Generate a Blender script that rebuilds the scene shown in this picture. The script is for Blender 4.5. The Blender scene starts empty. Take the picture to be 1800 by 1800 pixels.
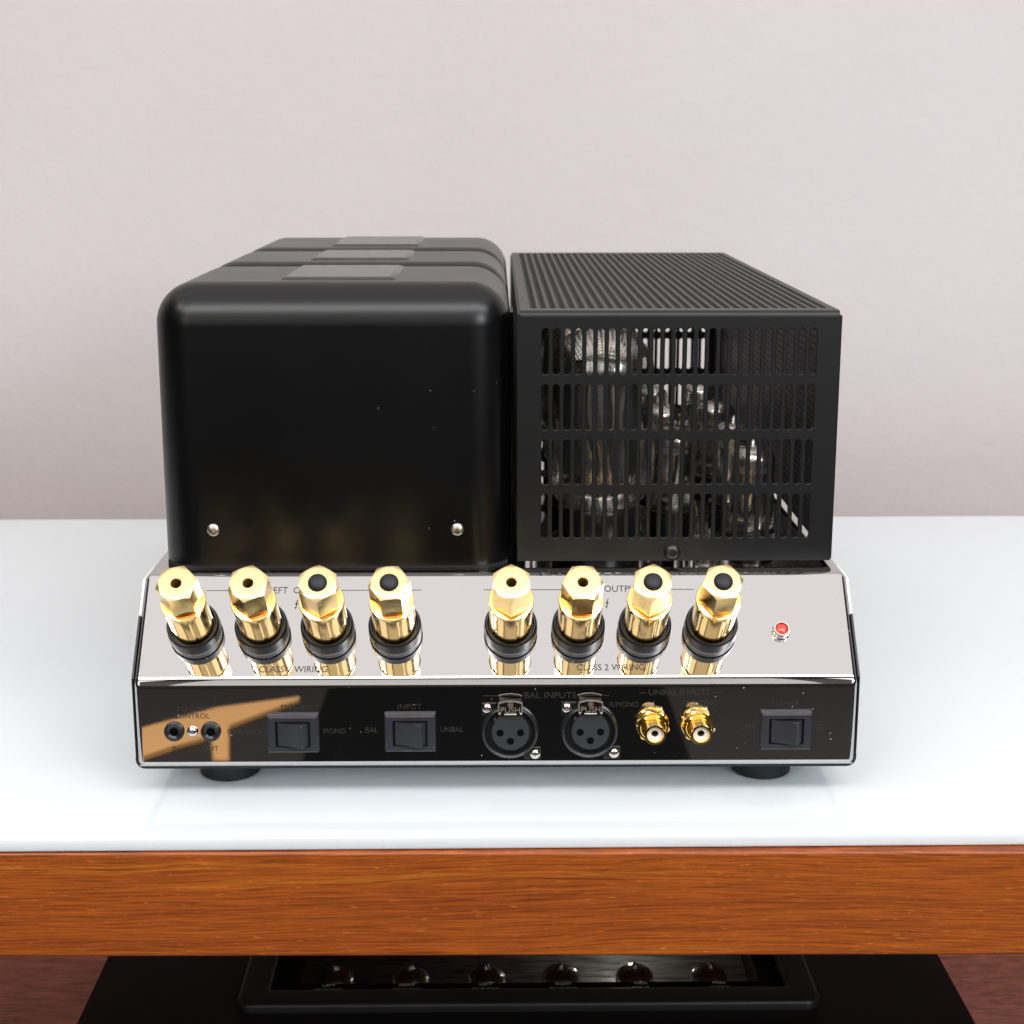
import bpy, bmesh, math, random
import numpy as np
from mathutils import Matrix, Vector
random.seed(7)
R = math.radians
S = 0.001                       # all lengths below are millimetres
scn = bpy.context.scene
col = scn.collection

# ------------------------------------------------------------------ camera
cam_d = bpy.data.cameras.new('camera')
cam = bpy.data.objects.new('camera', cam_d)
col.objects.link(cam)
cam.location = (0, -.637, .2737)
cam.rotation_euler = (R(90 - 13.1), 0, R(-.58))
cam_d.sensor_width = 36
cam_d.lens = 2815 / 1800 * 36
cam_d.clip_start = .02
cam_d.clip_end = 30
cam_d.dof.use_dof = True
cam_d.dof.focus_distance = .72
cam_d.dof.aperture_fstop = 20
scn.camera = cam

# ------------------------------------------------------------------ world and lamps
w = bpy.data.worlds.new('World')
scn.world = w
w.use_nodes = True
bg = w.node_tree.nodes['Background']
bg.inputs[0].default_value = (1.0, .93, .90, 1)
bg.inputs[1].default_value = .045


def area(name, loc, target, sx, sy, radiance, color):
    d = bpy.data.lights.new(name, 'AREA')
    d.shape = 'RECTANGLE'
    d.size, d.size_y = sx, sy
    d.energy = radiance * math.pi * sx * sy
    d.color = color
    o = bpy.data.objects.new(name, d)
    col.objects.link(o)
    o.location = loc
    o.rotation_euler = (Vector(target) - Vector(loc)).to_track_quat('-Z', 'Y').to_euler()
    return o


area('ceiling_light', (0, -.25, 2.1), (0, -.25, 0), 4.2, 3.2, 1.27, (1, .972, .966))
area('window_light', (1.55, -2.8, 1.2), (1.55, 0, 1.2), 1.42, 1.7, 2.0, (.94, .965, 1))
area('window_light', (0, -2.8, 1.2), (0, 0, 1.2), 1.42, 1.7, .8, (1, .98, .96))  # centre panel added to brighten the gold posts, no known window
area('window_light', (-1.55, -2.8, 1.2), (-1.55, 0, 1.2), 1.42, 1.7, 1.7, (1, .965, .92))
area('strip_light', (.2, -1.25, 1.62), (0, .1, .05), 3.2, .5, 9.6, (1, .992, .985))
area('spot_light', (1.1, -1.5, .72), (0, .2, .1), .5, .5, 15.0, (.93, .96, 1))
area('spot_light', (-1.35, -.75, 1.5), (0, .2, .05), .3, .3, 14.0, (1, .95, .88))

vs = scn.view_settings
vs.view_transform = 'Standard'
vs.look = 'None'
vs.exposure = 0
vs.gamma = 1
scn.cycles.use_denoising = True
scn.cycles.max_bounces = 14
scn.cycles.transmission_bounces = 12
scn.cycles.transparent_max_bounces = 16
scn.cycles.glossy_bounces = 8
scn.cycles.sample_clamp_indirect = 4


# ------------------------------------------------------------------ materials
class N:
    def __init__(self, name):
        self.m = bpy.data.materials.new(name)
        self.m.use_nodes = True
        self.t = self.m.node_tree
        self.b = self.t.nodes['Principled BSDF']
        self.out = self.t.nodes['Material Output']

    def n(self, typ, **kw):
        x = self.t.nodes.new(typ)
        for k, v in kw.items():
            if k.startswith('_'):
                setattr(x, k[1:], v)
            else:
                x.inputs[k.replace('__', ' ')].default_value = v
        return x

    def l(self, a, b):
        self.t.links.new(a, b)

    def coords(self, scale=(1, 1, 1), rot=(0, 0, 0), loc=(0, 0, 0)):
        tc = self.n('ShaderNodeTexCoord')
        mp = self.n('ShaderNodeMapping')
        mp.inputs['Scale'].default_value = scale
        mp.inputs['Rotation'].default_value = rot
        mp.inputs['Location'].default_value = loc
        self.l(tc.outputs['Object'], mp.inputs[0])
        return mp.outputs[0]

    def noise(self, vec, scale, detail=4, rough=.5, dist=0):
        x = self.n('ShaderNodeTexNoise', Scale=scale, Detail=detail, Roughness=rough, Distortion=dist)
        self.l(vec, x.inputs['Vector'])
        return x.outputs['Fac']

    def ramp(self, fac, stops, interp='LINEAR'):
        r = self.n('ShaderNodeValToRGB')
        r.color_ramp.interpolation = interp
        e = r.color_ramp.elements
        while len(e) < len(stops):
            e.new(.5)
        for k, (p, c) in enumerate(stops):
            e[k].position = p
            e[k].color = (c, c, c, 1) if isinstance(c, (int, float)) else (*c, 1)
        self.l(fac, r.inputs[0])
        return r.outputs[0]

    def mix(self, fac, a, b, mode='MIX'):
        x = self.n('ShaderNodeMix', _data_type='RGBA', _blend_type=mode)
        for s, v in ((x.inputs[0], fac), (x.inputs[6], a), (x.inputs[7], b)):
            if hasattr(v, 'node'):
                self.l(v, s)
            else:
                s.default_value = v if isinstance(v, (int, float)) else (*v, 1)
        return x.outputs[2]

    def bump(self, h, strength, dist):
        x = self.n('ShaderNodeBump', Strength=strength, Distance=dist)
        self.l(h, x.inputs['Height'])
        self.l(x.outputs[0], self.b.inputs['Normal'])


def P(name, base, rough=.5, metal=0, spec=.5, **kw):
    q = N(name)
    q.b.inputs['Base Color'].default_value = (*base, 1)
    q.b.inputs['Roughness'].default_value = rough
    q.b.inputs['Metallic'].default_value = metal
    q.b.inputs['Specular IOR Level'].default_value = spec
    for k, v in kw.items():
        q.b.inputs[k.replace('__', ' ')].default_value = v
    return q


def dust(q, base, scale, thr, amount=1, speck=(.22, .22, .22)):
    """rare pale specks of dust on a surface colour; returns the mask"""
    v = q.coords()
    vo = q.n('ShaderNodeTexVoronoi', Scale=scale)
    q.l(v, vo.inputs['Vector'])
    mask = q.ramp(vo.outputs['Distance'], [(0, 1), (thr, 1), (thr * 1.5, 0)])
    big = q.ramp(q.noise(v, scale * .13, 3), [(.55, 0), (.66, 1)])
    m = q.mix(1.0, mask, big, 'MULTIPLY')
    q.l(q.mix(m, base, speck), q.b.inputs['Base Color'])
    return m


M = {}
# wall: painted plaster with a fine roller texture
q = P('wall_paint', (.6, .56, .555), .75, spec=.3)
v = q.coords()
h = q.noise(v, 70, 6, .6)
h2 = q.noise(v, 9, 3, .5)
q.l(q.mix(q.ramp(h2, [(.35, 0), (.7, 1)]), (.525, .484, .480), (.535, .494, .490)), q.b.inputs['Base Color'])
mh = q.n('ShaderNodeMath', _operation='MULTIPLY_ADD')
q.l(h2, mh.inputs[0]); mh.inputs[1].default_value = .5; q.l(h, mh.inputs[2])
q.bump(mh.outputs[0], .2, .004)
M['wall'] = q.m
M['ceiling'] = P('ceiling_paint', (.75, .72, .71), .8).m
M['floor'] = P('dark_floor', (.013, .010, .009), .6).m
M['stand_in'] = P('stand_in_black', (.004, .004, .004), .95, spec=.1).m
M['oak'] = P('light_oak', (.85, .46, .17), .5).m

# polished stainless steel, with hairline scratches and dust
q = P('polished_steel', (.545, .53, .522), .05, 1)
v = q.coords(scale=(1, 1, 1))
sc1 = q.noise(q.coords(scale=(40, 900, 900)), 3, 2, .6)
smudge = q.noise(v, 22, 4, .6)
rr = q.ramp(smudge, [(.35, .006), (.8, .03)])
q.l(rr, q.b.inputs['Roughness'])
q.bump(sc1, .05, .000004)
vo = q.n('ShaderNodeTexVoronoi', Scale=260)
q.l(v, vo.inputs['Vector'])
mk = q.ramp(vo.outputs['Distance'], [(0, 1), (.05, 1), (.085, 0)])
mk = q.mix(1.0, mk, q.ramp(q.noise(v, 45, 3), [(.50, 0), (.58, 1)]), 'MULTIPLY')
inv = q.ramp(mk, [(0, 1), (1, 0)])
q.l(inv, q.b.inputs['Metallic'])
M['steel'] = q.m

q = P('gold_plate', (1.0, .72, .29), .07, 1)
q.l(q.ramp(q.noise(q.coords(), 180, 3), [(.3, .10), (.75, .19)]), q.b.inputs['Roughness'])
M['gold'] = q.m
M['gold_warm'] = P('gold_warm', (1.0, .68, .20), .12, 1).m
q = P('gold_turned', (.80, .60, .30), .28, 1)
q.bump(q.noise(q.coords(), 900, 3), .3, .00002)
M['gold_face'] = q.m
M['bore'] = P('shaded_bore', (.22, .13, .025), .45, .3).m  # dark brown puts the hole's inner shade into the colour
M['badge_edge'] = P('pale_badge', (.72, .71, .70), .35).m  # paleness puts the table's reflection into the colour
M['chrome'] = P('chrome', (.75, .72, .70), .1, 1).m
M['rivet'] = P('nickel_rivet', (.62, .58, .52), .3, 1).m
M['washer'] = P('grey_washer', (.30, .32, .35), .35, .3).m

# black crinkle / powder coats
q = P('satin_black_coat', (.0008, .0008, .001), .32, spec=.38)
v = q.coords()
q.l(q.ramp(q.noise(v, 14, 4), [(.3, .30), (.75, .35)]), q.b.inputs['Roughness'])
q.bump(q.noise(v, 1100, 2), 1.0, .000006)
dust(q, (.0008, .0008, .001), 150, .04)
M['cover'] = q.m
q = P('powder_black_coat', (.0042, .0042, .0048), .42, spec=.4, Sheen__Weight=.03, Sheen__Roughness=.3)
q.bump(q.noise(q.coords(), 1300, 2), 1.0, .000008)
M['cage'] = q.m
M['badge'] = P('badge_black', (.014, .014, .015), .24, spec=.6).m
M['pan'] = P('pan_black', (.006, .006, .010), .3, spec=.6).m
M['rubber'] = P('black_rubber', (.010, .011, .013), .55, spec=.4).m
M['insert'] = P('grey_black_plastic', (.022, .023, .025), .5, spec=.5).m
M['plastic'] = P('black_plastic', (.009, .009, .010), .33, spec=.5).m
q = P('switch_plastic', (.012, .0125, .019), .48, spec=.7)
q.bump(q.noise(q.coords(), 1500, 2), .3, .00003)
M['switch'] = q.m
M['void'] = P('dark_hole', (.002, .002, .002), .9, spec=.05).m
M['ink'] = P('black_ink', (.02, .02, .021), .6, spec=.3).m
M['ink_dim'] = P('black_ink_on_panel', (.022, .021, .020), .55, spec=.3).m
M['ink_grey'] = P('grey_ink', (.42, .41, .40), .6, spec=.3).m
M['white_insulator'] = P('white_insulator', (.8, .74, .66), .4).m
M['brown_metal'] = P('dark_nickel', (.07, .045, .032), .35, 1).m
M['latch_rim'] = P('bright_nickel', (.88, .82, .72), .38, 1).m
q = P('red_lens', (.75, .06, .035), .12, spec=.6)
q.b.inputs['Transmission Weight'].default_value = .25
M['red'] = q.m

# back-painted white glass
q = P('white_glass', (.70, .74, .765), .03, spec=.5, Subsurface__Weight=.8, Subsurface__Scale=.006)
q.b.inputs['Subsurface Radius'].default_value = (1, 1, 1)
q.l(q.ramp(q.noise(q.coords(), 14, 5, .65), [(.4, .02), (.75, .06)]), q.b.inputs['Roughness'])
M['glass_top'] = q.m
M['glass_edge'] = P('white_glass_edge', (.80, .85, .85), .08, spec=.5).m

# teak veneer: grain runs along x
def wood(name, dark, mid, light, rough, coat, axis=(1, 1, 1)):
    q = P(name, mid, rough, spec=.4, Coat__Weight=coat, Coat__Roughness=.18)
    def vv(sx, sy, sz, loc=(0, 0, 0)):
        return q.coords(scale=(sx, sy, sz), loc=loc)
    wob = q.noise(vv(2.2, 2.2, 9), 1.6, 3, .5)
    # slow flame figure
    a = q.n('ShaderNodeMapping')
    a.inputs['Scale'].default_value = (1.2, 30, 58)
    a.inputs['Rotation'].default_value = (0, R(-1.6), 0)
    tc = q.n('ShaderNodeTexCoord')
    ad = q.n('ShaderNodeVectorMath', _operation='MULTIPLY_ADD')
    cm = q.n('ShaderNodeCombineXYZ')
    q.l(wob, cm.inputs[2])
    q.l(cm.outputs[0], ad.inputs[0])
    ad.inputs[1].default_value = (0, 0, .022)
    q.l(tc.outputs['Object'], ad.inputs[2])
    q.l(ad.outputs[0], a.inputs[0])
    broad = q.noise(a.outputs[0], 1.5, 5, .62, .25)
    c1 = q.ramp(broad, [(.30, dark), (.46, mid), (.58, mid), (.72, light)])
    # fine fibre
    b = q.n('ShaderNodeMapping')
    b.inputs['Scale'].default_value = (24, 300, 1250)
    b.inputs['Rotation'].default_value = (0, R(-1.0), 0)
    q.l(ad.outputs[0], b.inputs[0])
    fib = q.noise(b.outputs[0], 1.3, 4, .7, .3)
    c2 = q.mix(q.ramp(fib, [(.34, .85), (.60, 0)]), c1, tuple(x * .42 for x in dark), 'MIX')
    # short pores and pale ticks
    d = q.n('ShaderNodeMapping')
    d.inputs['Scale'].default_value = (120, 900, 1500)
    q.l(ad.outputs[0], d.inputs[0])
    po = q.noise(d.outputs[0], 1.5, 2, .5)
    c3 = q.mix(q.ramp(po, [(.66, 0), (.76, .55)]), c2, tuple(min(1, x * 1.5 + .02) for x in light))
    # dark mineral streaks
    e = q.n('ShaderNodeMapping')
    e.inputs['Scale'].default_value = (3.6, 60, 230)
    e.inputs['Location'].default_value = (3, 1, 7)
    e.inputs['Rotation'].default_value = (0, R(-2.2), 0)
    q.l(ad.outputs[0], e.inputs[0])
    st = q.noise(e.outputs[0], 1.6, 6, .6, .4)
    c4 = q.mix(q.ramp(st, [(.60, 0), (.68, .75)]), c3, tuple(x * .35 for x in dark))
    q.l(c4, q.b.inputs['Base Color'])
    q.bump(fib, .3, .00006)
    return q.m


M['teak'] = wood('teak_veneer', (.24, .047, .006), (.365, .082, .008), (.52, .155, .014), .45, .12)
M['shelf_wood'] = wood('shelf_veneer', (.76, .26, .165), (.83, .30, .195), (.86, .36, .24), .5, .15)

# preamplifier
q = P('preamp_black', (.0045, .0045, .0048), .45, spec=.4)
M['preamp'] = q.m
M['preamp_frame'] = P('preamp_frame', (.010, .010, .011), .4, spec=.4).m


def thin_glass(name, tint, refl, rough=.0):
    q = N(name)
    t = q.t
    t.nodes.remove(q.b)
    tr = q.n('ShaderNodeBsdfTransparent')
    tr.inputs[0].default_value = (*tint, 1)
    gl = q.n('ShaderNodeBsdfGlossy')
    gl.inputs['Roughness'].default_value = rough
    fr = q.n('ShaderNodeFresnel', IOR=refl)
    ge = q.n('ShaderNodeNewGeometry')
    io = q.n('ShaderNodeMapRange')
    io.inputs['To Min'].default_value = refl
    io.inputs['To Max'].default_value = 1 / refl
    q.l(ge.outputs['Backfacing'], io.inputs['Value'])
    q.l(io.outputs[0], fr.inputs['IOR'])
    mx = q.n('ShaderNodeMixShader')
    q.l(fr.outputs[0], mx.inputs[0])
    q.l(tr.outputs[0], mx.inputs[1])
    q.l(gl.outputs[0], mx.inputs[2])
    q.l(mx.outputs[0], q.out.inputs[0])
    return q


M['window_glass'] = thin_glass('smoked_window', (.62, .63, .64), 1.5, .02).m
# tube envelope: thin glass whose fire-polished skin is slightly wavy
q = thin_glass('tube_glass', (.86, .88, .87), 2.1)
gl = [n for n in q.t.nodes if n.type == 'BSDF_GLOSSY'][0]
fr = [n for n in q.t.nodes if n.type == 'FRESNEL'][0]
bp = q.n('ShaderNodeBump', Strength=.25, Distance=.002)
q.l(q.noise(q.coords(scale=(1, 1, .5)), 90, 3, .5, 1.5), bp.inputs['Height'])
q.l(bp.outputs[0], gl.inputs['Normal'])
M['tube_glass'] = q.m
mx0 = [n for n in q.t.nodes if n.type == 'MIX_SHADER'][0]
sil = q.n('ShaderNodeBsdfGlossy')
sil.inputs['Color'].default_value = (.95, .92, .87, 1)
sil.inputs['Roughness'].default_value = .26
wv = q.n('ShaderNodeTexWave', Scale=34, Distortion=16, Detail=3, Detail__Scale=.9)  # silvery wave bands paint reflected perforations onto the glass
q.l(q.coords(scale=(1, 1, .35)), wv.inputs['Vector'])
mk = q.ramp(wv.outputs['Fac'], [(.22, .1), (.38, .8), (.72, .9), (.9, .45)])
mx1 = q.n('ShaderNodeMixShader')
q.l(mk, mx1.inputs[0])
q.l(mx0.outputs[0], mx1.inputs[1])
q.l(sil.outputs[0], mx1.inputs[2])
q.l(mx1.outputs[0], q.out.inputs[0])
M['getter'] = P('getter_silver', (.95, .88, .78), .1, 1).m
M['plate_metal'] = P('anode_grey', (.10, .10, .105), .4, .6).m
M['mica'] = P('mica_disc', (.55, .50, .44), .35).m
M['tube_base'] = P('tube_base_black', (.008, .008, .008), .3).m


# ------------------------------------------------------------------ mesh helpers
def link(name, bm_or_me, mat, parent=None, mtx=None, smooth=35, kind=None, label=None):
    if isinstance(bm_or_me, bmesh.types.BMesh):
        me = bpy.data.meshes.new(name)
        bmesh.ops.recalc_face_normals(bm_or_me, faces=bm_or_me.faces[:])
        bm_or_me.to_mesh(me)
        bm_or_me.free()
    else:
        me = bm_or_me
    for mm in (mat if isinstance(mat, (list, tuple)) else [mat]):
        me.materials.append(M[mm])
    if smooth:
        me.shade_smooth()
        me.set_sharp_from_angle(angle=R(smooth))
    o = bpy.data.objects.new(name, me)
    col.objects.link(o)
    if smooth:
        wn = o.modifiers.new('weighted', 'WEIGHTED_NORMAL')
        wn.mode = 'FACE_AREA'
        wn.weight = 100
        wn.keep_sharp = True
    if parent:
        o.parent = parent
    if mtx is not None:
        o.matrix_basis = mtx
    if kind:
        o['kind'] = kind
    if label:
        o['label'] = label
    return o


def thing(name, label, cat, loc=(0, 0, 0), rz=0, group=None):
    o = bpy.data.objects.new(name, None)
    o.empty_display_size = .02
    col.objects.link(o)
    o.location = [c * S for c in loc]
    o.rotation_euler = (0, 0, rz)
    o['label'] = label
    o['category'] = cat
    if group:
        o['group'] = group
    return o


def part(name, parent, mtx=None):
    o = bpy.data.objects.new(name, None)
    o.empty_display_size = .005
    col.objects.link(o)
    o.parent = parent
    if mtx is not None:
        o.matrix_basis = mtx
    return o


def add_box(bm, x0, x1, y0, y1, z0, z1, bevel=0, seg=2, mi=0):
    ret = bmesh.ops.create_cube(bm, size=1)
    vs_ = ret['verts']
    for v_ in vs_:
        v_.co = Vector(((x0 + x1) / 2 + v_.co.x * (x1 - x0), (y0 + y1) / 2 + v_.co.y * (y1 - y0),
                        (z0 + z1) / 2 + v_.co.z * (z1 - z0))) * S
    fs = set(f for v_ in vs_ for f in v_.link_faces)
    for f in fs:
        f.material_index = mi
    if bevel:
        es = list(set(e for v_ in vs_ for e in v_.link_edges))
        bmesh.ops.bevel(bm, geom=es, offset=bevel * S, segments=seg, profile=.5, affect='EDGES', clamp_overlap=True)


def box(x0, x1, y0, y1, z0, z1, bevel=0, seg=2):
    bm = bmesh.new()
    add_box(bm, x0, x1, y0, y1, z0, z1, bevel, seg)
    return bm


def add_lathe(bm, prof, seg=40, rad=None, cx=0, cy=0, mi=0, close=False):
    """prof: list of (r, u) along local z; rad(theta, r, k) may modulate the radius"""
    rings = []
    for k, (r, u) in enumerate(prof):
        if r < 1e-6:
            rings.append([bm.verts.new((cx * S, cy * S, u * S))])
            continue
        ring = []
        for i in range(seg):
            th = 2 * math.pi * i / seg
            rr_ = rad(th, r, k) if rad else r
            ring.append(bm.verts.new(((cx + rr_ * math.cos(th)) * S, (cy + rr_ * math.sin(th)) * S, u * S)))
        rings.append(ring)
    pairs = list(zip(rings[:-1], rings[1:]))
    if close:
        pairs.append((rings[-1], rings[0]))
    for a, b in pairs:
        for i in range(seg):
            j = (i + 1) % seg
            if len(a) == 1 and len(b) == 1:
                continue
            if len(a) == 1:
                f = bm.faces.new((a[0], b[i], b[j]))
            elif len(b) == 1:
                f = bm.faces.new((a[i], a[j], b[0]))
            else:
                f = bm.faces.new((a[i], a[j], b[j], b[i]))
            f.material_index = mi


def lathe(prof, seg=40, rad=None, **kw):
    bm = bmesh.new()
    add_lathe(bm, prof, seg, rad, **kw)
    return bm


def add_prism(bm, pts, z0, z1, axis='z', bevel=0, seg=3):
    """extrude a polygon; axis 'x': pts are (y, z) and z0..z1 run along x"""
    def co(p, t):
        if axis == 'x':
            return Vector((t, p[0], p[1])) * S
        if axis == 'y':
            return Vector((p[0], t, p[1])) * S
        return Vector((p[0], p[1], t)) * S
    a = [bm.verts.new(co(p, z0)) for p in pts]
    b = [bm.verts.new(co(p, z1)) for p in pts]
    bm.faces.new(a)
    bm.faces.new(b[::-1])
    n = len(pts)
    for i in range(n):
        bm.faces.new((a[i], b[i], b[(i + 1) % n], a[(i + 1) % n]))
    if bevel:
        es = list(set(e for v_ in a + b for e in v_.link_edges))
        bmesh.ops.bevel(bm, geom=es, offset=bevel * S, segments=seg, profile=.5, affect='EDGES', clamp_overlap=True)


def prism(pts, z0, z1, axis='z', bevel=0, seg=3):
    bm = bmesh.new()
    add_prism(bm, pts, z0, z1, axis, bevel, seg)
    return bm


def hole_loop(hw, hh, m=4, quarter=False):
    """closed outline of a stadium hole, 4*m points, first point nearest the (+,+) corner"""
    r = min(hw, hh)
    pts = []
    for k in range(4 * m):
        th = math.pi / 4 + 2 * math.pi * k / (4 * m)
        c, s = math.cos(th), math.sin(th)
        dx = (hw - r) * (1 if c > 1e-9 else -1 if c < -1e-9 else 0)
        dy = (hh - r) * (1 if s > 1e-9 else -1 if s < -1e-9 else 0)
        pts.append((dx + r * c, dy + r * s))
    return pts


def perf(W, H, t, x0, y0, nx, ny, px, py, hw, hh, m=4, stagger=False, chamfer=0):
    """sheet W x H, thickness t, lying in local xy with its outer face at z = 0 and its inner face at z = -t;
    nx x ny holes in cells of px x py starting at (x0, y0)"""
    V, F = [], []
    loop = hole_loop(hw, hh, m)
    n = len(loop)

    def v(x, y, z):
        V.append((x * S, y * S, z * S))
        return len(V) - 1
    for j in range(ny):
        off = px / 2 if (stagger and j % 2) else 0
        cnt = nx - (1 if off else 0)
        for i in range(cnt):
            ax, ay = x0 + off + i * px, y0 + j * py
            cx_, cy_ = ax + px / 2, ay + py / 2
            cs = [(ax + px, ay + py), (ax, ay + py), (ax, ay), (ax + px, ay)]
            top = [v(x, y, 0) for x, y in cs]
            bot = [v(x, y, -t) for x, y in cs]
            ht = [v(cx_ + x, cy_ + y, 0) for x, y in hole_loop(hw + chamfer, hh + chamfer, m)]
            hb = [v(cx_ + x, cy_ + y, -t) for x, y in loop]
            for k in range(4):
                seg_ = [(k * m + q_) % n for q_ in range(m + 1)]
                F.append([top[k], top[(k + 1) % 4]] + [ht[s] for s in reversed(seg_)])
                F.append([bot[(k + 1) % 4], bot[k]] + [hb[s] for s in seg_])
            if chamfer:
                hm = [v(cx_ + x, cy_ + y, -chamfer) for x, y in loop]
                for k in range(n):
                    F.append([ht[k], ht[(k + 1) % n], hm[(k + 1) % n], hm[k]])
                ht = hm
            for k in range(n):
                F.append([ht[k], ht[(k + 1) % n], hb[(k + 1) % n], hb[k]])
        if off:
            for ax in (x0, x0 + px * nx - px / 2):
                ay = y0 + j * py
                for z, fl in ((0, 0), (-t, 1)):
                    q_ = [v(ax, ay, z), v(ax + px / 2, ay, z), v(ax + px / 2, ay + py, z), v(ax, ay + py, z)]
                    F.append(q_[::-1] if fl else q_)
    x1, y1 = x0 + nx * px, y0 + ny * py
    for (a, b, c, d) in ((0, 0, W, y0), (0, y1, W, H), (0, y0, x0, y1), (x1, y0, W, y1)):
        for z, fl in ((0, 0), (-t, 1)):
            q_ = [v(a, b, z), v(c, b, z), v(c, d, z), v(a, d, z)]
            F.append(q_[::-1] if fl else q_)
    q0 = [v(0, 0, 0), v(W, 0, 0), v(W, H, 0), v(0, H, 0)]
    q1 = [v(0, 0, -t), v(W, 0, -t), v(W, H, -t), v(0, H, -t)]
    for k in range(4):
        F.append([q0[k], q1[k], q1[(k + 1) % 4], q0[(k + 1) % 4]])
    return V, F


def mesh_of(name, V, F):
    me = bpy.data.meshes.new(name)
    me.from_pydata(V, [], F)
    me.update()
    return me


def frame_at(origin, xa, ya, za):
    mm = Matrix.Identity(4)
    for k, a in enumerate((xa, ya, za)):
        for r_ in range(3):
            mm[r_][k] = a[r_]
    for r_ in range(3):
        mm[r_][3] = origin[r_] * S
    return mm


TY, TZ = .66534653, .74653465             # slope direction of the terminal plate


def on_slope(x, s, lift=0):
    o = (x, TY * s - TZ * lift, 52.6 + TZ * s + TY * lift)
    return frame_at(o, (1, 0, 0), (0, TY, TZ), (0, -TZ, TY))


def on_front(x, z, lift=0):
    return frame_at((x, -lift, z), (1, 0, 0), (0, 0, 1), (0, -1, 0))


def text(s, x0, x1, cap, mtx, mat, parent, name='lettering', extrude=.04, offset=0):
    """flat print: cap height in mm, stretched between x0 and x1 in the frame mtx (baseline y = 0)"""
    cu = bpy.data.curves.new('tmp', 'FONT')
    cu.body = s
    cu.size = 1
    cu.resolution_u = 3
    cu.offset = offset
    o = bpy.data.objects.new('tmp', cu)
    col.objects.link(o)
    bpy.context.view_layer.update()
    me = bpy.data.meshes.new_from_object(o.evaluated_get(bpy.context.evaluated_depsgraph_get()))
    bpy.data.objects.remove(o)
    bpy.data.curves.remove(cu)
    xs = [v_.co.x for v_ in me.vertices]
    ys = [v_.co.y for v_ in me.vertices]
    w_ = max(xs) - min(xs)
    sy = cap / max(ys)
    sx = (x1 - x0) / w_
    for v_ in me.vertices:
        v_.co = Vector(((x0 + (v_.co.x - min(xs)) * sx) * S, v_.co.y * sy * S, 0))
    bm = bmesh.new()
    bm.from_mesh(me)
    ex = bmesh.ops.extrude_face_region(bm, geom=bm.faces[:])
    for g in ex['geom']:
        if isinstance(g, bmesh.types.BMVert):
            g.co.z += extrude * S
    bpy.data.meshes.remove(me)
    return link(name, bm, mat, parent, mtx, smooth=0)


def hexr(th, af, rot=0):
    a = (th + rot) % (math.pi / 3) - math.pi / 6
    return af / 2 / math.cos(a)


def copy_tree(o, parent, mtx=None):
    c = o.copy()
    col.objects.link(c)
    c.parent = parent
    if mtx is not None:
        c.matrix_basis = mtx
    for ch in list(o.children):
        copy_tree(ch, c)
    return c


# ------------------------------------------------------------------ setting: floor, wall, ceiling
link('floor', box(-3000, 3000, -3500, 650, -570, -550), 'floor', kind='structure', smooth=0)
link('wall', box(-3000, 3000, 640, 700, -549.5, 2300), 'wall', kind='structure', smooth=0)

link('wall', box(-3000, 3000, -3360, -3300, 350, 2300), 'wall', kind='structure', smooth=0)

# ------------------------------------------------------------------ media console
con = thing('media_console', 'orange teak console with a glossy white glass top against the wall', 'console', (0, 0, -550), R(-.33))
def CZ(z): return z + 550
link('glass_top', box(-560, 960, -39.2, 518, CZ(-6), CZ(0), .9, 2), 'glass_top', con, Matrix.Translation((-.2, 0, 0)) @ Matrix.Rotation(R(.69), 4, 'Z'))
bm = box(-760, 760, -39.0, 512, CZ(-52.5), CZ(-6.4), 1.4, 3)
link('tabletop', bm, 'teak', con)
link('lower_shelf', box(-714.9, 714.9, -30, 510, CZ(-340), CZ(-303), 1), 'shelf_wood', con)
for x in (-735, 735):
    link('side_panel', box(x - 20, x + 20, -38, 511, CZ(-500), CZ(-52), 1), 'teak', con)
link('plinth', box(-700, 700, 0, 500, CZ(-550), CZ(-340.3), 1), 'shelf_wood', con)

# ------------------------------------------------------------------ things the polished panel mirrors
stand_in = link('figure_stand_in', box(-262, 262, -2600, -900, -549.5, -543, 2), 'stand_in')  # added black sheet standing in for a dark figure mirrored in the panel
stand_in['label'] = 'added black stand-in on the floor for the dark figure the panel mirrors'
stand_in['category'] = 'stand_in'
board = link('oak_board', prism([(-720, -1290), (-680, -1400), (-509, -1521), (-417, -1622), (-301, -1677), (-299, -1661), (-386, -1534), (-360, -1383),
                                 (-383, -1384), (-403, -1498), (-415, -1472), (-449, -1440), (-482, -1395), (-600, -1270)], -548.9, -542, bevel=1), 'oak')
board['label'] = 'light oak board on the floor, mirrored at the left of the polished panel'
board['category'] = 'board'

# ------------------------------------------------------------------ amplifier
amp = thing('tube_amplifier', 'polished steel and black tube amplifier with gold terminals on the white glass top', 'amplifier')

# chassis: one folded steel shell
cpts = [(0, 14.3), (0, 52.6), (33.6, 90.3), (424, 90.3), (457, 52.6), (457, 14.3)]
bm = prism(cpts, -152.0, 152.0, 'x')
bm.normal_update()
for low, off, sg in ((True, 2.9, 6), (False, 2.8, 5)):
    es = [e for e in bm.edges if all(v_.co.z < 14.8 * S for v_ in e.verts) == low and len(e.link_faces) == 2 and e.calc_face_angle(0) > .3
          and (low or max(v_.co.z for v_ in e.verts) > 16 * S)]
    bmesh.ops.bevel(bm, geom=es, offset=off * S, segments=sg, profile=.5, affect='EDGES', clamp_overlap=True)
chassis = link('chassis', bm, 'steel', amp, smooth=50)
M['pale_bounce'] = P('pale_bounce_plate', (.8, .82, .83), .5).m
link('bounce_plate', box(-148, 148, 5.5, 454, 12.7, 13.05), 'pale_bounce', amp, smooth=0)  # added unseen pale plate, bounces light into the gap under the chassis
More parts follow.
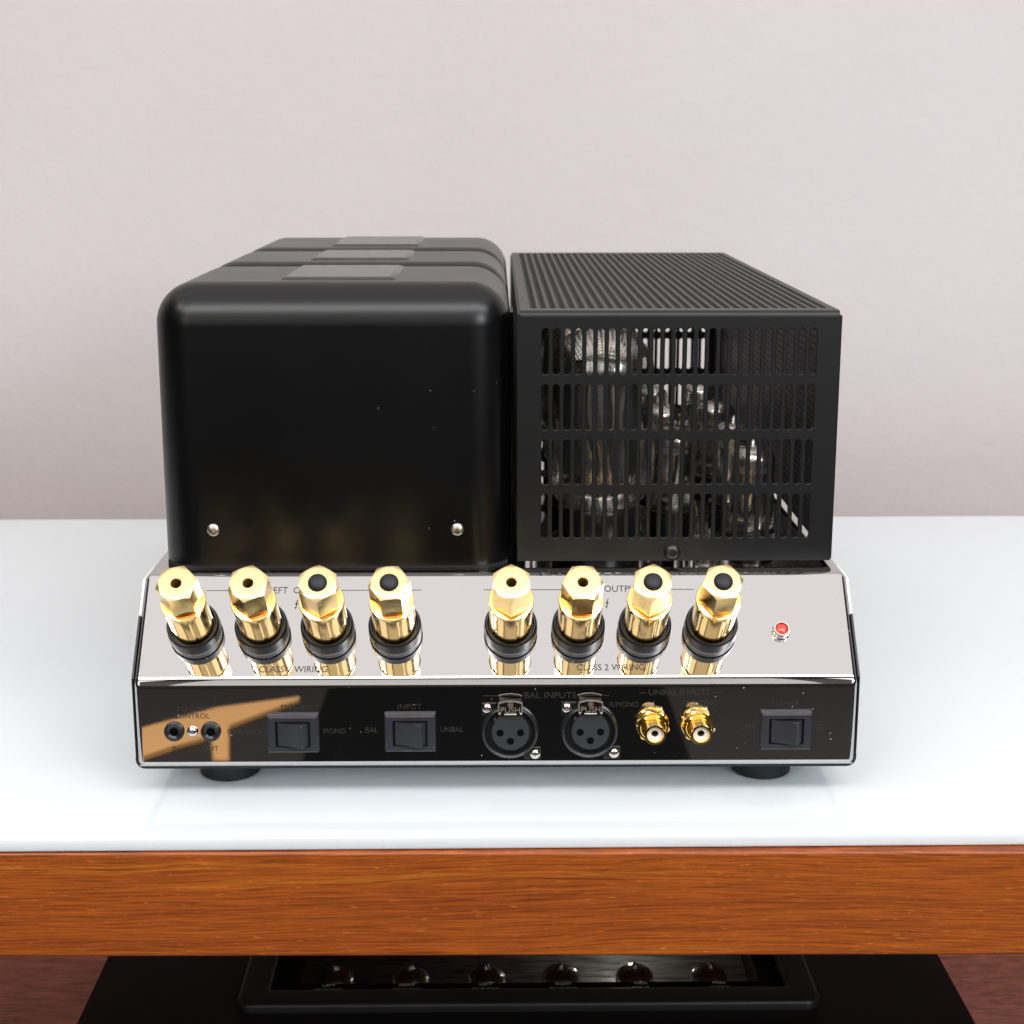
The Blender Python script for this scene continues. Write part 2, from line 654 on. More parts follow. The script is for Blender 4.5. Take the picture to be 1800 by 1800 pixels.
# black bottom pan with side flanges
bm = bmesh.new()
for sx in (-1, 1):
    a, b = sorted((sx * 152.15, sx * 153.2))
    add_prism(bm, [(2.6, 19), (2.6, 53.4), (21.6, 74.8), (24.2, 75.6), (434, 75.6), (457, 53), (457, 19)], a, b, 'x', .35, 2)
prof = []
for k in range(7):
    th = math.pi / 2 * k / 6
    prof.append((149.2 + 4 * math.cos(th), 17.2 - 4 * math.sin(th)))
inner = []
for k in range(7):
    th = math.pi / 2 * k / 6
    inner.append((149.2 + 2.95 * math.cos(th), 17.2 - 3.1 * math.sin(th)))
outl = [(153.2, 18.98)] + prof + [(-x, z) for x, z in reversed(prof)] + [(-153.2, 18.98)] + \
       [(-152.15, 18.98)] + [(-x, z) for x, z in inner] + list(reversed(inner)) + [(152.15, 18.98)]
add_prism(bm, outl, 2.6, 457, 'y')
link('bottom_pan', bm, 'pan', amp)
foot = link('foot', lathe([(0, 0), (12.2, 0), (13.2, .8), (13.4, 11.4), (12.8, 12.65), (0, 12.65)], 40), 'rubber', amp,
            Matrix.Translation((-.1184, .0324, 0)))
for (x, y) in ((117.6, 32.4), (-118.4, 420), (117.6, 420)):
    copy_tree(foot, amp, Matrix.Translation((x * S, y * S, 0)))
# thin badges stuck on the chassis flanks, seen edge on
for sx in (-1, 1):
    pts = []
    for s_ in range(31, 50, 2):
        pts.append((TY * s_ + 1.3 + .35 * (s_ % 4 == 3), 52.6 + TZ * s_ - 1.2))
    pts += [(TY * 49 + 22, 52.6 + TZ * 49 - 1.2), (TY * 31 + 34, 52.6 + TZ * 31 - 1.2)]
    a, b = sorted((sx * 152.05, sx * 153.1))
    link('side_badge', prism(pts, a, b, 'x'), 'badge_edge', amp, smooth=0)
link('gap_blocker', box(7.0, 8.9, 190, 215, 90.4, 187), 'pan', amp, smooth=0)  # added plate, blocks the light showing between cover and cage

# ---- transformer covers
def cover(y0, y1, r, label=None):
    bm = bmesh.new()
    ret = bmesh.ops.create_cube(bm, size=1)
    x0, x1, z0, z1 = -146.8, 6.5, 91.8, 214.2
    for v_ in ret['verts']:
        v_.co = Vector(((x0 + x1) / 2 + v_.co.x * (x1 - x0), (y0 + y1) / 2 + v_.co.y * (y1 - y0),
                        (z0 + z1) / 2 + v_.co.z * (z1 - z0))) * S
    es = [e for e in bm.edges if not all(abs(v_.co.z - z0 * S) < 1e-7 for v_ in e.verts)]
    bmesh.ops.bevel(bm, geom=es, offset=r * S, segments=10, profile=.5, affect='EDGES')
    c = link('transformer_cover', bm, 'cover', amp, smooth=60, label=label)
    # raised badge pad with rolled edges
    bm = bmesh.new()
    a0, a1 = y0 + r + 6.5, y1 - r - 1.5
    lv = []
    for d, z in ((0, 214.0), (.6, 214.4), (1.4, 214.8), (2.4, 215.15), (3.6, 215.3)):
        lv.append([bm.verts.new((x * S, y * S, z * S)) for x, y in ((-94 + d, a0 + d), (-43.5 - d, a0 + d), (-43.5 - d, a1 - d), (-94 + d, a1 - d))])
    for a, b in zip(lv[:-1], lv[1:]):
        for i in range(4):
            bm.faces.new((a[i], a[(i + 1) % 4], b[(i + 1) % 4], b[i]))
    bm.faces.new(lv[-1])
    link('badge_pad', bm, 'badge', c, smooth=50)
    add = prism([(x0 + 1.2, y0 + 10), (x0 + 10, y0 + 1.2), (x1 - 10, y0 + 1.2), (x1 - 1.2, y0 + 10), (x1 - 1.2, y1 - 2), (x0 + 1.2, y1 - 2)], 90.35, 91.9)
    link('base_gasket', add, 'rubber', c)
    return c


c1 = cover(42, 158, 18)
cover(158.6, 265.2, 18)
cover(265.8, 390, 18)
for x in (-123.2, -17):
    link('rivet', lathe([(2.9, 0), (2.85, .5), (2.5, 1.0), (1.6, 1.4), (0, 1.55)], 24), 'rivet', c1, on_front(x, 108, -41.95))

# ---- tube cage
X0, X1, Y0, Y1, ZB, ZT = 9.4, 147.8, 48.0, 411.0, 92.0, 202.4
T = 1.3
rb = 2.6
W, H = X1 - X0, ZT - rb - ZB
V, F = perf(W, H, T, 9.4, 8.2, 25, 4, 4.80, 24.2, 1.45, 10.0, 5, chamfer=.3)
# bend from the front sheet into the top
for rad_, flip in ((rb, 0), (rb - T, 1)):
    base = len(V)
    for k in range(9):
        th = math.pi / 2 * k / 8
        for xx in (0.9, W - .4):
            V.append((xx * S, (H + rad_ * math.sin(th)) * S, (-rb + rad_ * math.cos(th)) * S))
    for k in range(8):
        q_ = [base + 2 * k, base + 2 * k + 1, base + 2 * k + 3, base + 2 * k + 2]
        F.append(q_[::-1] if flip else q_)
front_m = frame_at((X0, Y0, ZB), (1, 0, 0), (0, 0, 1), (0, -1, 0))
cage = link('tube_cage', mesh_of('tube_cage', V, F), 'cage', amp, front_m, smooth=40)
inv_front = front_m.inverted()

D = Y1 - Y0 - 2 * rb
V, F = perf(W - 1.3, D, T, 4.0, 8.0, 31, 82, 4.21, 4.2, 1.8, 1.75, 2)
link('top_panel', mesh_of('top_panel', V, F), 'cage', cage,
     inv_front @ frame_at((X0 + .9, Y0 + rb, ZT), (1, 0, 0), (0, 1, 0), (0, 0, 1)), smooth=0)
hs = ZT - 1.6 - 94.2
V, F = perf(D + 4, hs, T, 8, 6.0, 92, 31, 3.75, 3.1, .82, .82, 2, stagger=True)
me = mesh_of('side_panel', V, F)
for x, flip in ((X1 - .1, 1), (X0 + T + .1, 0)):
    if flip:
        mm = frame_at((x, Y0 + .9, 94.2), (0, 1, 0), (0, 0, 1), (1, 0, 0))
    else:
        mm = frame_at((x, Y0 + .9, 94.2), (0, 1, 0), (0, 0, 1), (1, 0, 0))
    if flip:
        so = link('side_panel', me, 'cage', cage, inv_front @ mm, smooth=0)
    else:
        so2 = so.copy()
        col.objects.link(so2)
        so2.parent = cage
        so2.matrix_basis = inv_front @ mm
V, F = perf(W, H, T, 9.4, 8.2, 25, 4, 4.80, 24.2, 1.45, 10.05, 3)
link('rear_panel', mesh_of('rear_panel', V, F), 'cage', cage,
     inv_front @ frame_at((X0, Y1, ZB), (1, 0, 0), (0, 0, 1), (0, -1, 0)), smooth=0)
# outer flange line of the right side sheet
link('side_flange', box(X1 + .05, X1 + .75, Y0 + .6, Y1 - 1, 92.6, ZT - 2.2, .1, 1), 'cage', cage, inv_front)
# button-head socket screw with its hexagonal recess
bm = bmesh.new()
add_lathe(bm, [(3.7, 0), (3.65, .5), (3.2, 1.3), (2.2, 1.9), (1.7, 2.0)], 30)
add_lathe(bm, [(1.7, 2.0), (1.5, 2.0), (1.5, .7), (0, .7)], 30, rad=lambda t, r, k: hexr(t, 2 * r * .9) if k else r)
sc_ = link('cage_screw', bm, 'plastic', cage, inv_front @ on_front(77.8, 95.9, -Y0 + .02))
# black mounting posts and guide rail under the cage
link('standoff', lathe([(0, 90.4), (3, 90.4), (3, 94), (0, 94)], 20), 'chrome', cage, inv_front @ Matrix.Translation((77 * S, 58 * S, 0)))

# ---- vacuum tubes inside the cage
def kt_tube(x, y):
    base = link('power_tube', lathe([(0, 90.4), (22, 90.4), (22, 93), (19.5, 94), (19.5, 106), (18.5, 108), (0, 108)], 32), 'tube_base', amp,
                Matrix.Translation((x * S, y * S, 0)))
    r = 24.5
    prof = [(18, 108), (21, 112), (r, 120), (r, 172)]
    for k in range(1, 9):
        th = math.pi / 2 * k / 8
        prof.append((r * math.cos(th), 172 + 19 * math.sin(th)))
    prof[-1] = (0, 191)
    link('glass_envelope', lathe(prof, 40), 'tube_glass', base)
    bm = bmesh.new()
    add_box(bm, -13, 13, -8, 8, 122, 166, 2, 2)
    add_box(bm, -17, 17, -2, 2, 122, 166, .8, 1)
    for sx in (-1, 1):
        add_lathe(bm, [(.9, 112), (.9, 176)], 8, cx=sx * 9)
    link('anode', bm, 'plate_metal', base)
    link('mica_spacer', lathe([(0, 168), (20, 168), (20, 168.7), (0, 168.7)], 28), 'mica', base)
    prof = [(r * .9, 176)]
    for k in range(1, 7):
        th = math.pi / 2 * k / 6
        prof.append(((r - .6) * math.cos(th * .94 + .1), 172 + 18.3 * math.sin(th * .94 + .1)))
    prof[-1] = (0, 190.3)
    link('getter_flash', lathe(prof[1:], 32), 'getter', base)
    return base


def small_tube(x, y):
    base = link('small_tube', lathe([(0, 90.4), (11.5, 90.4), (11.5, 97), (10, 98), (0, 98)], 24), 'tube_base', amp,
                Matrix.Translation((x * S, y * S, 0)))
    r = 10.2
    prof = [(9.5, 98), (r, 101), (r, 131)]
    for k in range(1, 6):
        th = math.pi / 2 * k / 5
        prof.append((2.2 + (r - 2.2) * math.cos(th), 131 + 6 * math.sin(th)))
    prof += [(1.4, 139), (0, 141)]
    link('glass_envelope', lathe(prof, 28), 'tube_glass', base)
    for a in (-6, .8):
        link('anode', box(a, a + 5.2, -3, 3, 104, 124, .8, 1), 'plate_metal', base)
    for z in (102.5, 125):
        link('mica_spacer', lathe([(0, z), (8, z), (8, z + .5), (0, z + .5)], 20), 'mica', base)
    link('getter_flash', lathe([(8.9, 131.8), (8, 134), (5.5, 135.9), (2.6, 136.5)], 24), 'getter', base)
    return base


kt = kt_tube(48, 92)
for y in (162, 232, 302):
    copy_tree(kt, amp, Matrix.Translation((48 * S, y * S, 0)))
st = small_tube(118, 84)
for x, y in ((118, 146), (118, 212), (118, 280), (86, 130), (88, 200), (88, 270)):
    copy_tree(st, amp, Matrix.Translation((x * S, y * S, 0)))

# ---- binding posts
def make_post(plug, mtx, rot):
    rim = lambda th, r, k: r
    def flute(th, r, k):
        if k in (3, 4, 5, 6):
            a = (th * 5 / (2 * math.pi)) % 1
            return r - (.3 if a < .1 else 0)
        return r
    prof = [(8.6, 7.6), (9.0, 8.0), (9.0, 8.6), (9.0, 9.2), (9.0, 16), (9.0, 23), (9.0, 28.8), (9.0, 29.4), (9.3, 29.9), (9.3, 31.6), (9.1, 32.0), (7.2, 32.3), (6.0, 32.3)]
    post = link('binding_post', lathe(prof, 96, flute), 'gold', amp, mtx, smooth=28)
    # hexagonal cap: chamfered by turning
    af, L0, L1, rc = 14.6, 32.2, 48.2, 7.0
    seg = 72
    bm = bmesh.new()
    rr1 = []
    def hring(u):
        return [bm.verts.new((hexr(2 * math.pi * i / seg, af) * math.cos(2 * math.pi * i / seg) * S,
                              hexr(2 * math.pi * i / seg, af) * math.sin(2 * math.pi * i / seg) * S,
                              (u(hexr(2 * math.pi * i / seg, af))) * S)) for i in range(seg)]
    def cring(r, u):
        return [bm.verts.new((r * math.cos(2 * math.pi * i / seg) * S, r * math.sin(2 * math.pi * i / seg) * S, u * S)) for i in range(seg)]
    rings = [hring(lambda r: L0 + .9), hring(lambda r: L1 - (r - rc) * .62), cring(rc, L1 - .12), cring(rc - .45, L1), cring(3.6, L1)]
    if not plug:
        rings += [cring(2.25, L1), cring(2.0, L1 - .35), cring(1.95, L1 - 1.1), cring(1.95, L1 - 20)]
    for a, b in zip(rings[:-1], rings[1:]):
        for i in range(seg):
            j = (i + 1) % seg
            bm.faces.new((a[i], a[j], b[j], b[i]))
    bm.faces.new(rings[-1])
    # waist under the hexagon
    lo = [cring(6.0, L0), cring(6.4, L0 + .9)]
    for i in range(seg):
        j = (i + 1) % seg
        bm.faces.new((lo[0][i], lo[0][j], lo[1][j], lo[1][i]))
        bm.faces.new((lo[1][i], lo[1][j], rings[0][j], rings[0][i]))
    for f in bm.faces:
        c = f.calc_center_median()
        if c.z > (L1 - .9) * S:
            f.material_index = 1
        if math.hypot(c.x, c.y) < 2.0 * S and c.z < (L1 - .9) * S:
            f.material_index = 2
    link('hex_cap', bm, ['gold', 'gold_face', 'bore'], post, Matrix.Rotation(rot, 4, 'Z'), smooth=20)
    if plug:
        link('plug_cap', lathe([(3.9, L1 - .1), (3.85, L1 + .4), (3.3, L1 + 1.2), (2.0, L1 + 1.7), (0, L1 + 1.85)], 32), 'rubber', post)
    link('insulating_collar', lathe([(8.9, 2.65), (11.1, 2.65), (11.35, 2.95), (11.1, 8.2), (10.8, 8.9), (10.4, 9.3), (9.9, 9.3), (9.5, 8.8), (9.3, 7.8), (8.9, 7.8)], 56), 'plastic', post)
    link('washer', lathe([(8, .02), (10.8, .02), (10.9, .15), (10.9, 2.5), (10.75, 2.63), (8, 2.63)], 56), 'washer', post)
    return post


xs = [-127.6, -99.0, -71.3, -42.8, 6.0, 34.6, 62.6, 90.7]
rots = [R(14), R(22), R(30), R(6), R(30), R(0), R(24), R(9)]
pa = pb = None
for i, x in enumerate(xs):
    plug = i % 4 >= 2
    src = pb if plug else pa
    mtx = on_slope(x, 22.6)
    if src is None:
        p_ = make_post(plug, mtx, rots[i])
        if plug:
            pb = p_
        else:
            pa = p_
    else:
        p_ = copy_tree(src, amp, mtx)
        for ch in p_.children:
            if ch.name.startswith('hex_cap'):
                ch.matrix_basis = Matrix.Rotation(rots[i], 4, 'Z')
    if plug:
        p_['label'] = 'gold binding post with a black plug in its hexagonal end'
    else:
        p_['label'] = 'gold binding post with an open hole in its hexagonal end'

# ---- pilot lamp
led = link('pilot_lamp', lathe([(3.9, 0), (3.6, .2), (3.55, 3.1), (3.3, 3.5), (2.75, 3.5), (2.7, 2.2), (0, 2.2)], 36), 'chrome', amp, on_slope(121.1, 22.4))
link('lens', lathe([(2.7, 2.4), (2.55, 3.0), (1.9, 3.5), (1.0, 3.75), (0, 3.8)], 28), 'red', led)

# ---- printing on the terminal plate
def rule(x0, x1, y, mtx, mat='ink', w_=.28):
    link('printed_rule', box(x0, x1, y - w_ / 2, y + w_ / 2, 0, .04), mat, amp, mtx, smooth=0)


def stext(s, x0, x1, sl, cap):
    text(s, x0, x1, cap, on_slope(0, sl, .01), 'ink', amp)


stext('LEFT  OUTPUT', -97.9, -71.6, 41.2, 3.0)
stext('RIGHT  OUTPUT', 32.4, 62.6, 41.5, 3.0)
for a, b in ((-125, -99.9), (-68, -32.3), (-5.6, 30), (65.5, 85.5)):
    rule(a, b, 0, on_slope(0, 42.6, .01))
stext('CLASS 2 WIRING', -99.7, -71, 4.5, 2.8)
stext('CLASS 2 WIRING', 33.7, 62.3, 4.9, 2.8)
for x in (-85.7, 47.6):      # the small bolt sign
    bm = prism([(.3, 2.2), (-.75, -.2), (-.05, .0), (-.5, -1.5), (-.9, -1.2), (-.35, -2.4), (.25, -1.2), (-.2, -1.4), (.75, .7), (.05, .5), (.7, 2.2)], 0, .04)
    link('bolt_sign', bm, 'ink', amp, on_slope(x, 36, .01), smooth=0)

# ---- front panel: jacks
def jack(x, z):
    bm = bmesh.new()
    prof = []
    for k in range(9):
        th = math.pi * k / 8
        prof.append((3.05 - 1.15 * math.cos(math.pi - th) * -1, .6 + 1.3 * math.sin(th)))
    prof = [(4.2, 0), (4.2, .9), (3.95, 1.5), (3.4, 1.75), (2.7, 1.6), (2.2, 1.1), (1.85, .9), (1.75, .5), (1.75, -.5)]
    add_lathe(bm, prof, 36)
    j = link('trigger_jack', bm, 'plastic', amp, on_front(x, z))
    link('jack_hole', lathe([(1.8, .35), (0, .35)], 24), 'void', j)
    return j


j1 = jack(-135.7, 31)
copy_tree(j1, amp, on_front(-120.3, 30.9))


def pan_screw():
    bm = bmesh.new()
    add_lathe(bm, [(2.35, 0), (2.3, .5), (2.0, 1.2), (1.3, 1.65), (.62, 1.75)], 28)
    cross = lambda t, r, k: r * (1.0 if k == 0 else (1.5 if abs(math.sin(2 * t)) < .35 else .62))
    add_lathe(bm, [(.62, 1.75), (.5, 1.3), (.4, .8), (0, .8)], 28, rad=lambda t, r, k: r)
    return bm


ps = link('panel_screw', pan_screw(), 'chrome', amp, on_front(-128, 31.1))
for x, z in ((-3.9, 40.9), (16.2, 20.5), (29.6, 41.0), (49.6, 20.8)):
    copy_tree(ps, amp, on_front(x, z))

# ---- rocker switches
def rocker(x, z, tilt, flip=1):
    bm = bmesh.new()
    # bezel with a rectangular well
    w2, h2, wi, hi, d = 10.65, 8.4, 7.2, 5.6, 3.1
    o_ = [(-w2, -h2), (w2, -h2), (w2, h2), (-w2, h2)]
    def ring(a, b, u):
        return [bm.verts.new((sx * a * S, sy * b * S, u * S)) for sx, sy in ((-1, -1), (1, -1), (1, 1), (-1, 1))]
    rs = [ring(w2, h2, 0), ring(w2, h2, d - 1.5), ring(w2 - .25, h2 - .35, d - .7), ring(w2 - .7, h2 - 1.0, d), ring(wi + .15, hi + .15, d), ring(wi, hi, d - .3), ring(wi, hi, -.9 + .95)]
    for a, b in zip(rs[:-1], rs[1:]):
        for i in range(4):
            j = (i + 1) % 4
            bm.faces.new((a[i], a[j], b[j], b[i]))
    bm.faces.new(rs[-1])
    s = link('rocker_switch', bm, 'switch', amp, on_front(x, z), smooth=25)
    # rocker paddle, concave face, right end proud
    top = []
    for k in range(9):
        t = k / 8
        top.append((-6.4 + 9.9 * t, 3.1 + tilt * t ** 1.6 - .5 * (1 - t)))
    pts = [(-6.8, .3)] + top + [(4.2, 2.9 + tilt), (6.7, 2.6), (6.8, .3)]
    bm = prism(pts, -5.0, 5.0, 'y', .35, 2)
    link('rocker', bm, 'switch', s, smooth=40)
    return s


rocker(-85.6, 30.4, 3.8)
rocker(-36.4, 30.6, 3.8)
rocker(121.9, 30.9, 2.9)

# ---- XLR sockets
def xlr(x, z):
    bm = bmesh.new()
    add_lathe(bm, [(11.9, 0), (11.9, 1.4), (11.5, 2.2), (10.9, 2.6), (10.3, 2.2), (9.9, 1.2), (9.7, .3), (0, .3)], 64)
    add_box(bm, -12.0, -5.5, 7.0, 12.6, 0, .7, .3, 1)
    add_box(bm, 6.0, 13.0, -12.6, -7.2, 0, .7, .3, 1)
    o = link('xlr_socket', bm, 'plastic', amp, on_front(x, z))
    bm = bmesh.new()
    add_lathe(bm, [(8.0, .3), (8.0, 2.5), (7.7, 2.9), (0, 2.9)], 56, cx=.2, cy=.1)
    add_box(bm, -6.8, -5.6, 5.0, 6.4, 1, 3.0, .2, 1)
    link('contact_insert', bm, 'insert', o)
    for px_, py_ in ((-4.2, .0), (4.4, .1), (.2, -3.7)):
        h_ = link('contact_hole', lathe([(1.55, 2.92), (1.5, 3.02), (1.22, 3.02), (1.2, 2.95), (0, 2.95)], 20, cx=px_, cy=py_), 'void', o)
    # latch tab
    bm = bmesh.new()
    pts = []
    for k in range(11):
        t = -1 + 2 * k / 10
        pts.append((4.9 * t, 5.5 - .9 * t * t))
    outl = [(-4.9, 0)] + pts + [(4.9, 0)]
    add_prism(bm, outl, 3.4, 4.4, 'z', .12, 1)
    add_prism(bm, [(-4.6, 3.2), (4.6, 3.2), (4.6, 4.2), (-4.6, 4.8)], 0, 3.39, 'z')
    lt = link('latch_tab', bm, 'brown_metal', o, Matrix.Translation((.1 * S, 9.2 * S, 0)), smooth=50)
    bm = bmesh.new()
    ro = [(-5.05, -.2)] + [(p[0] * 1.03, p[1] + .16) for p in pts] + [(5.05, -.2)]
    ri = [(-4.6, -.2)] + [(p[0] * .94, p[1] - .32) for p in pts] + [(4.6, -.2)]
    a = [bm.verts.new((p[0] * S, p[1] * S, 4.3 * S)) for p in ro]
    b = [bm.verts.new((p[0] * S, p[1] * S, 4.3 * S)) for p in ri]
    a2 = [bm.verts.new((p[0] * S, p[1] * S, 4.75 * S)) for p in ro]
    b2 = [bm.verts.new((p[0] * S, p[1] * S, 4.75 * S)) for p in ri]
    for k in range(len(ro) - 1):
        bm.faces.new((a2[k], a2[k + 1], b2[k + 1], b2[k]))
        bm.faces.new((a[k], a[k + 1], a2[k + 1], a2[k]))
        bm.faces.new((b2[k], b2[k + 1], b[k + 1], b[k]))
    add_box(bm, -2.6, 2.6, -.6, -.05, 3.4, 4.9, .1, 1)
    for sx in (-1, 1):
        add_box(bm, sx * 4.5 - .45, sx * 4.5 + .45, -.5, .3, 3.4, 4.8, .1, 1)
    add_lathe(bm, [(1.15, 4.4), (1.15, 4.62), (.85, 4.62), (.85, 4.4)], 20, cx=0, cy=3.9)
    add_lathe(bm, [(.5, 4.4), (.5, 4.6), (0, 4.6)], 12, cx=0, cy=3.9)
    link('latch_rim', bm, 'latch_rim', o, lt.matrix_basis.copy())
    tx = text('PUSH', -4.0, 4.0, 2.4, Matrix.Translation((.1 * S, 9.55 * S, 4.4 * S)), 'latch_rim', o, extrude=.25)
    return o


xl = xlr(5.6, 30.8)
copy_tree(xl, amp, on_front(39.2, 31.0))

# ---- phono jacks
def rca(x, z, rot):
    bm = bmesh.new()
    add_lathe(bm, [(0, 0), (6.9, 0), (7.0, .4), (7.0, .9), (6.7, 1.2), (0, 1.2)], 40)
    seg = 48
    add_lathe(bm, [(7.2, 1.2), (7.2, 4.4), (6.4, 4.9), (0, 4.9)], seg, rad=lambda t, r, k: (hexr(t, 12.8, rot) if k in (0, 1) else r) if r else 0)
    add_lathe(bm, [(5.5, 4.9), (5.5, 5.7), (5.1, 6.1), (4.5, 6.1), (4.4, 6.4), (4.4, 13.8), (4.2, 14.2), (3.45, 14.3), (3.2, 13.8), (3.2, 12.6)], 40)
    o = link('phono_jack', bm, 'gold_warm', amp, on_front(x, z), smooth=30)
    link('insulator', lathe([(3.25, 13.0), (1.9, 13.0), (1.5, 12.6), (1.5, 11)], 32), 'white_insulator', o)
    link('centre_contact', lathe([(1.5, 11.6), (.8, 11.4), (.8, 9), (0, 9)], 20), 'brown_metal', o)
    return o


rc = rca(65.5, 33.9, .2)
copy_tree(rc, amp, on_front(84.6, 33.9))

# ---- printing on the front panel
def ftext(s, x0, x1, z, cap=2.25):
    text(s, x0, x1, cap, on_front(0, z, .012), 'ink_dim', amp)


ftext('POWER', -134.1, -122.1, 40.0)
ftext('CONTROL', -135.6, -120.6, 36.7)
ftext('IN', -136.9, -133.9, 22.2, 2.1)
ftext('OUT', -124.6, -117.4, 22.2, 2.1)
ftext('MODE', -90.5, -80.5, 40.6)
ftext('STEREO', -113.4, -99.2, 29.6)
ftext('MONO', -72.9, -63.7, 29.8)
ftext('INPUT', -41.5, -31.5, 40.5)
ftext('BAL', -55.3, -50.1, 30.2)
ftext('UNBAL', -23.7, -14.1, 30.3)
ftext('BAL INPUTS', 11.6, 33.4, 45.2, 2.6)
ftext('L', -1.5, -.2, 41.4)
ftext('R/MONO', 47.6, 59.7, 41.2)
ftext('UNBAL INPUTS', 63.9, 89.4, 46.4, 2.5)
ftext('L', 66.0, 67.4, 41.6)
ftext('R/MONO', 79.9, 93.2, 41.8)
ftext('POWER', 115.8, 127.5, 41.6)
ftext('OFF', 103.4, 109.0, 30.9)
ftext('ON', 134.3, 138.5, 31.1)
for a, b in ((-5.6, 10), (35.2, 47.4)):
    rule(a, b, 0, on_front(0, 46.3, .012), 'ink_dim', .3)
for a, b in ((59.8, 62.6), (90.8, 95)):
    rule(a, b, 0, on_front(0, 47.4, .012), 'ink_dim', .3)

# ------------------------------------------------------------------ preamplifier on the lower shelf
pre = thing('tube_preamplifier', 'black tube preamplifier with a framed glass window on the shelf below', 'preamplifier', (14.5, 0, -303), R(.2))
ZP = 152.0
def ring_prism(bm, ox0, ox1, oy0, oy1, ix0, ix1, iy0, iy1, z0, z1, ro, ri, bev):
    def rr(x0, x1, y0, y1, r, n=7):
        pts = []
        for cx_, cy_, a0 in ((x1 - r, y1 - r, 0), (x0 + r, y1 - r, 90), (x0 + r, y0 + r, 180), (x1 - r, y0 + r, 270)):
            for k in range(n):
                a = R(a0 + 90 * k / (n - 1))
                pts.append((cx_ + r * math.cos(a), cy_ + r * math.sin(a)))
        return pts
    lv = []
    for (d, z) in ((0, z0), (0, z1 - bev), (bev * .3, z1 - bev * .3), (bev, z1)):
        lv.append([bm.verts.new((x * S, y * S, z * S)) for x, y in rr(ox0 + d, ox1 - d, oy0 + d, oy1 - d, ro)])
    for (d, z) in ((bev, z1), (bev * .3, z1 - bev * .3), (0, z1 - bev), (0, z0)):
        lv.append([bm.verts.new((x * S, y * S, z * S)) for x, y in rr(ix0 - d, ix1 + d, iy0 - d, iy1 + d, ri)])
    n = len(lv[0])
    for a, b in zip(lv, lv[1:] + lv[:1]):
        for i in range(n):
            j = (i + 1) % n
            bm.faces.new((a[i], a[j], b[j], b[i]))


bm = bmesh.new()      # case with a well under the window
wx0, wx1, wy0, wy1 = -129, 133, 103, 330
add_box(bm, -221.5, 221.5, 20, 450, 8, 100, 1)
add_box(bm, -221.5, 221.5, 20, wy0, 100.05, ZP)
add_box(bm, -221.5, 221.5, wy1, 450, 100.05, ZP)
add_box(bm, -221.5, wx0, wy0 + .02, wy1 - .02, 100.05, ZP)
add_box(bm, wx1, 221.5, wy0 + .02, wy1 - .02, 100.05, ZP)
link('case', bm, 'preamp', pre, smooth=0)
bm = bmesh.new()
ring_prism(bm, -145, 148.5, 86, 346, -129.5, 133.5, 101.5, 331, ZP + .02, ZP + 5, 8, 2, 2.2)
link('window_frame', bm, 'preamp_frame', pre, smooth=50)
q = P('brushed_plate', (.42, .40, .37), .38, .6)
gr = q.noise(q.coords(scale=(9, 70, 1), rot=(0, 0, R(9))), 6, 4, .6)
q.l(q.ramp(gr, [(.38, (.16, .15, .14)), (.55, (.50, .48, .45))]), q.b.inputs['Base Color'])
M['brushed'] = q.m
link('mounting_plate', box(wx0 + 1, wx1 - 1, wy0 + 1, wy1 - 1, 100.1, 101), 'brushed', pre, smooth=0)
glow = bpy.data.lights.new('added_glow', 'POINT')  # added unseen lamp; its pool stands in for a reflection on the glass
glow.energy = .07
glow.shadow_soft_size = .004
glow.color = (1, .93, .82)
go = bpy.data.objects.new('added_glow', glow)
col.objects.link(go)
go.location = (.075, .232, -.170)
bm = bmesh.new()
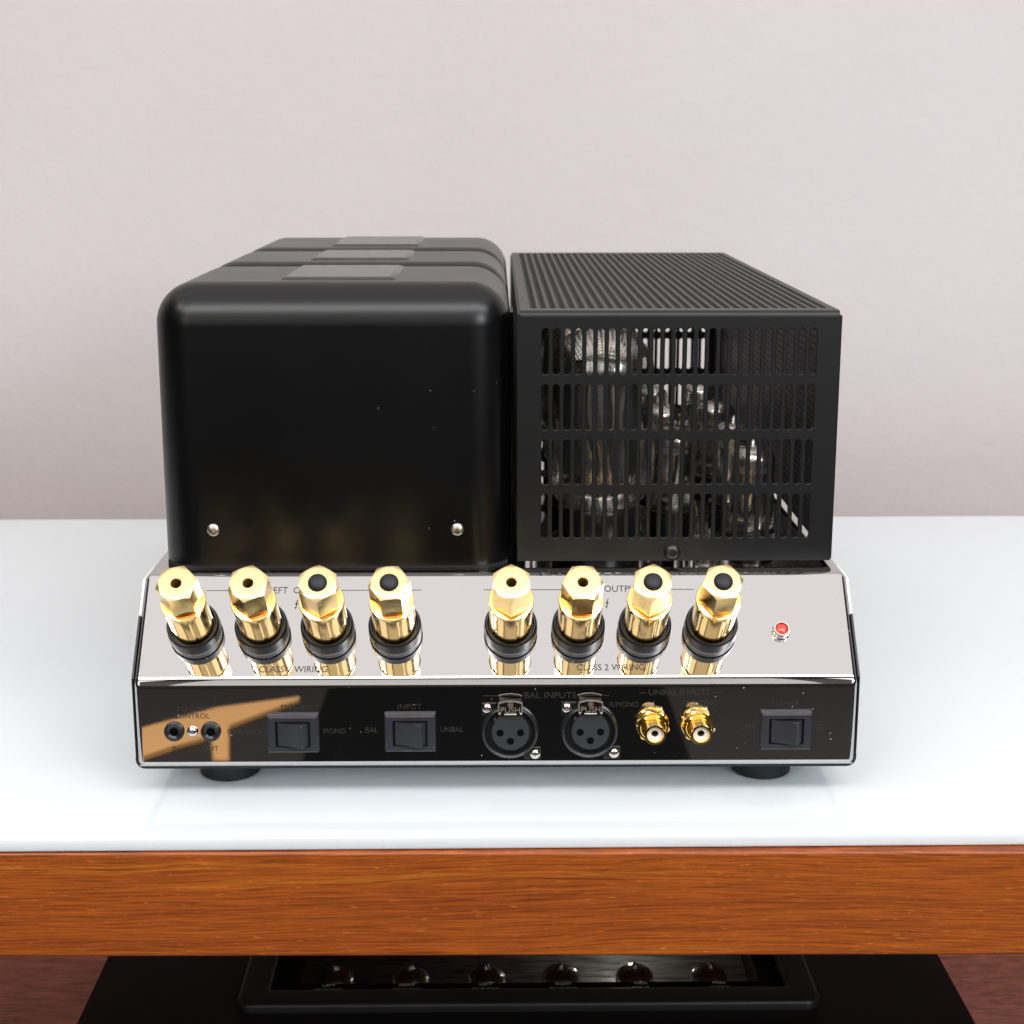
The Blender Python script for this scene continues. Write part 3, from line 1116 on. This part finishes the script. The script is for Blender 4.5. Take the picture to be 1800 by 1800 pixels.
for (a, b, c, d) in ((-129, 133, 101.8, 111.5), (-129, -118, 111.5, 330), (121, 133, 111.5, 330)):
    add_box(bm, a, b, c, d, ZP + 1.51, ZP + 1.53)
link('window_border', bm, 'void', pre, smooth=0, kind='stuff')
link('window_glass', box(-129.6, 133.6, 101.4, 331, ZP + .3, ZP + 1.5), 'window_glass', pre, smooth=0)
for x in (-190, 190):
    for y in (50, 420):
        link('foot', lathe([(0, 0), (17, 0), (18, 2), (18, 7.9), (0, 7.9)], 28), 'rubber', pre, Matrix.Translation((x * S, y * S, 0)))


def pre_tube(x, y):
    b = link('small_tube', lathe([(0, 101.1), (11.5, 101.1), (11.5, 106), (10, 107), (0, 107)], 24), 'tube_base', pre, Matrix.Translation((x * S, y * S, 0)))
    r = 10.3
    prof = [(9.5, 107), (r, 110), (r, 139)]
    for k in range(1, 6):
        th = math.pi / 2 * k / 5
        prof.append((2.2 + (r - 2.2) * math.cos(th), 139 + 6 * math.sin(th)))
    prof += [(1.4, 147), (0, 148.5)]
    link('glass_envelope', lathe(prof, 28), 'tube_glass', b)
    link('getter_flash', lathe([(9.4, 139.2), (8.3, 142), (5.6, 144), (2.6, 144.6), (0, 144.7)], 24), 'getter', b)
    link('anode', box(-6, 6, -3, 3, 112, 134, 1, 1), 'plate_metal', b)
    return b


tx_ = [-100.5, -60.4, -20, 20, 59.6, 100]
t0 = pre_tube(tx_[0], 142)
for x in tx_[1:]:
    copy_tree(t0, pre, Matrix.Translation((x * S, 142 * S, 0)))
for x, (a, b) in zip(tx_, (('LEFT', 'MM PHONO'), ('RIGHT', 'MM PHONO'), ('LEFT', 'MC PHONO'), ('RIGHT', 'MC PHONO'), ('MAIN', 'INPUT'), ('MAIN', 'OUTPUT'))):
    wa, wb = len(a) * 1.6 / 2, len(b) * 1.75 / 2
    text(a, x - wa, x + wa, 2.3, Matrix.Translation((0, 109 * S, (ZP + 1.54) * S)), 'ink_grey', pre, extrude=.03)
    text(b, x - wb, x + wb, 2.3, Matrix.Translation((0, 104.6 * S, (ZP + 1.54) * S)), 'ink_grey', pre, extrude=.03)
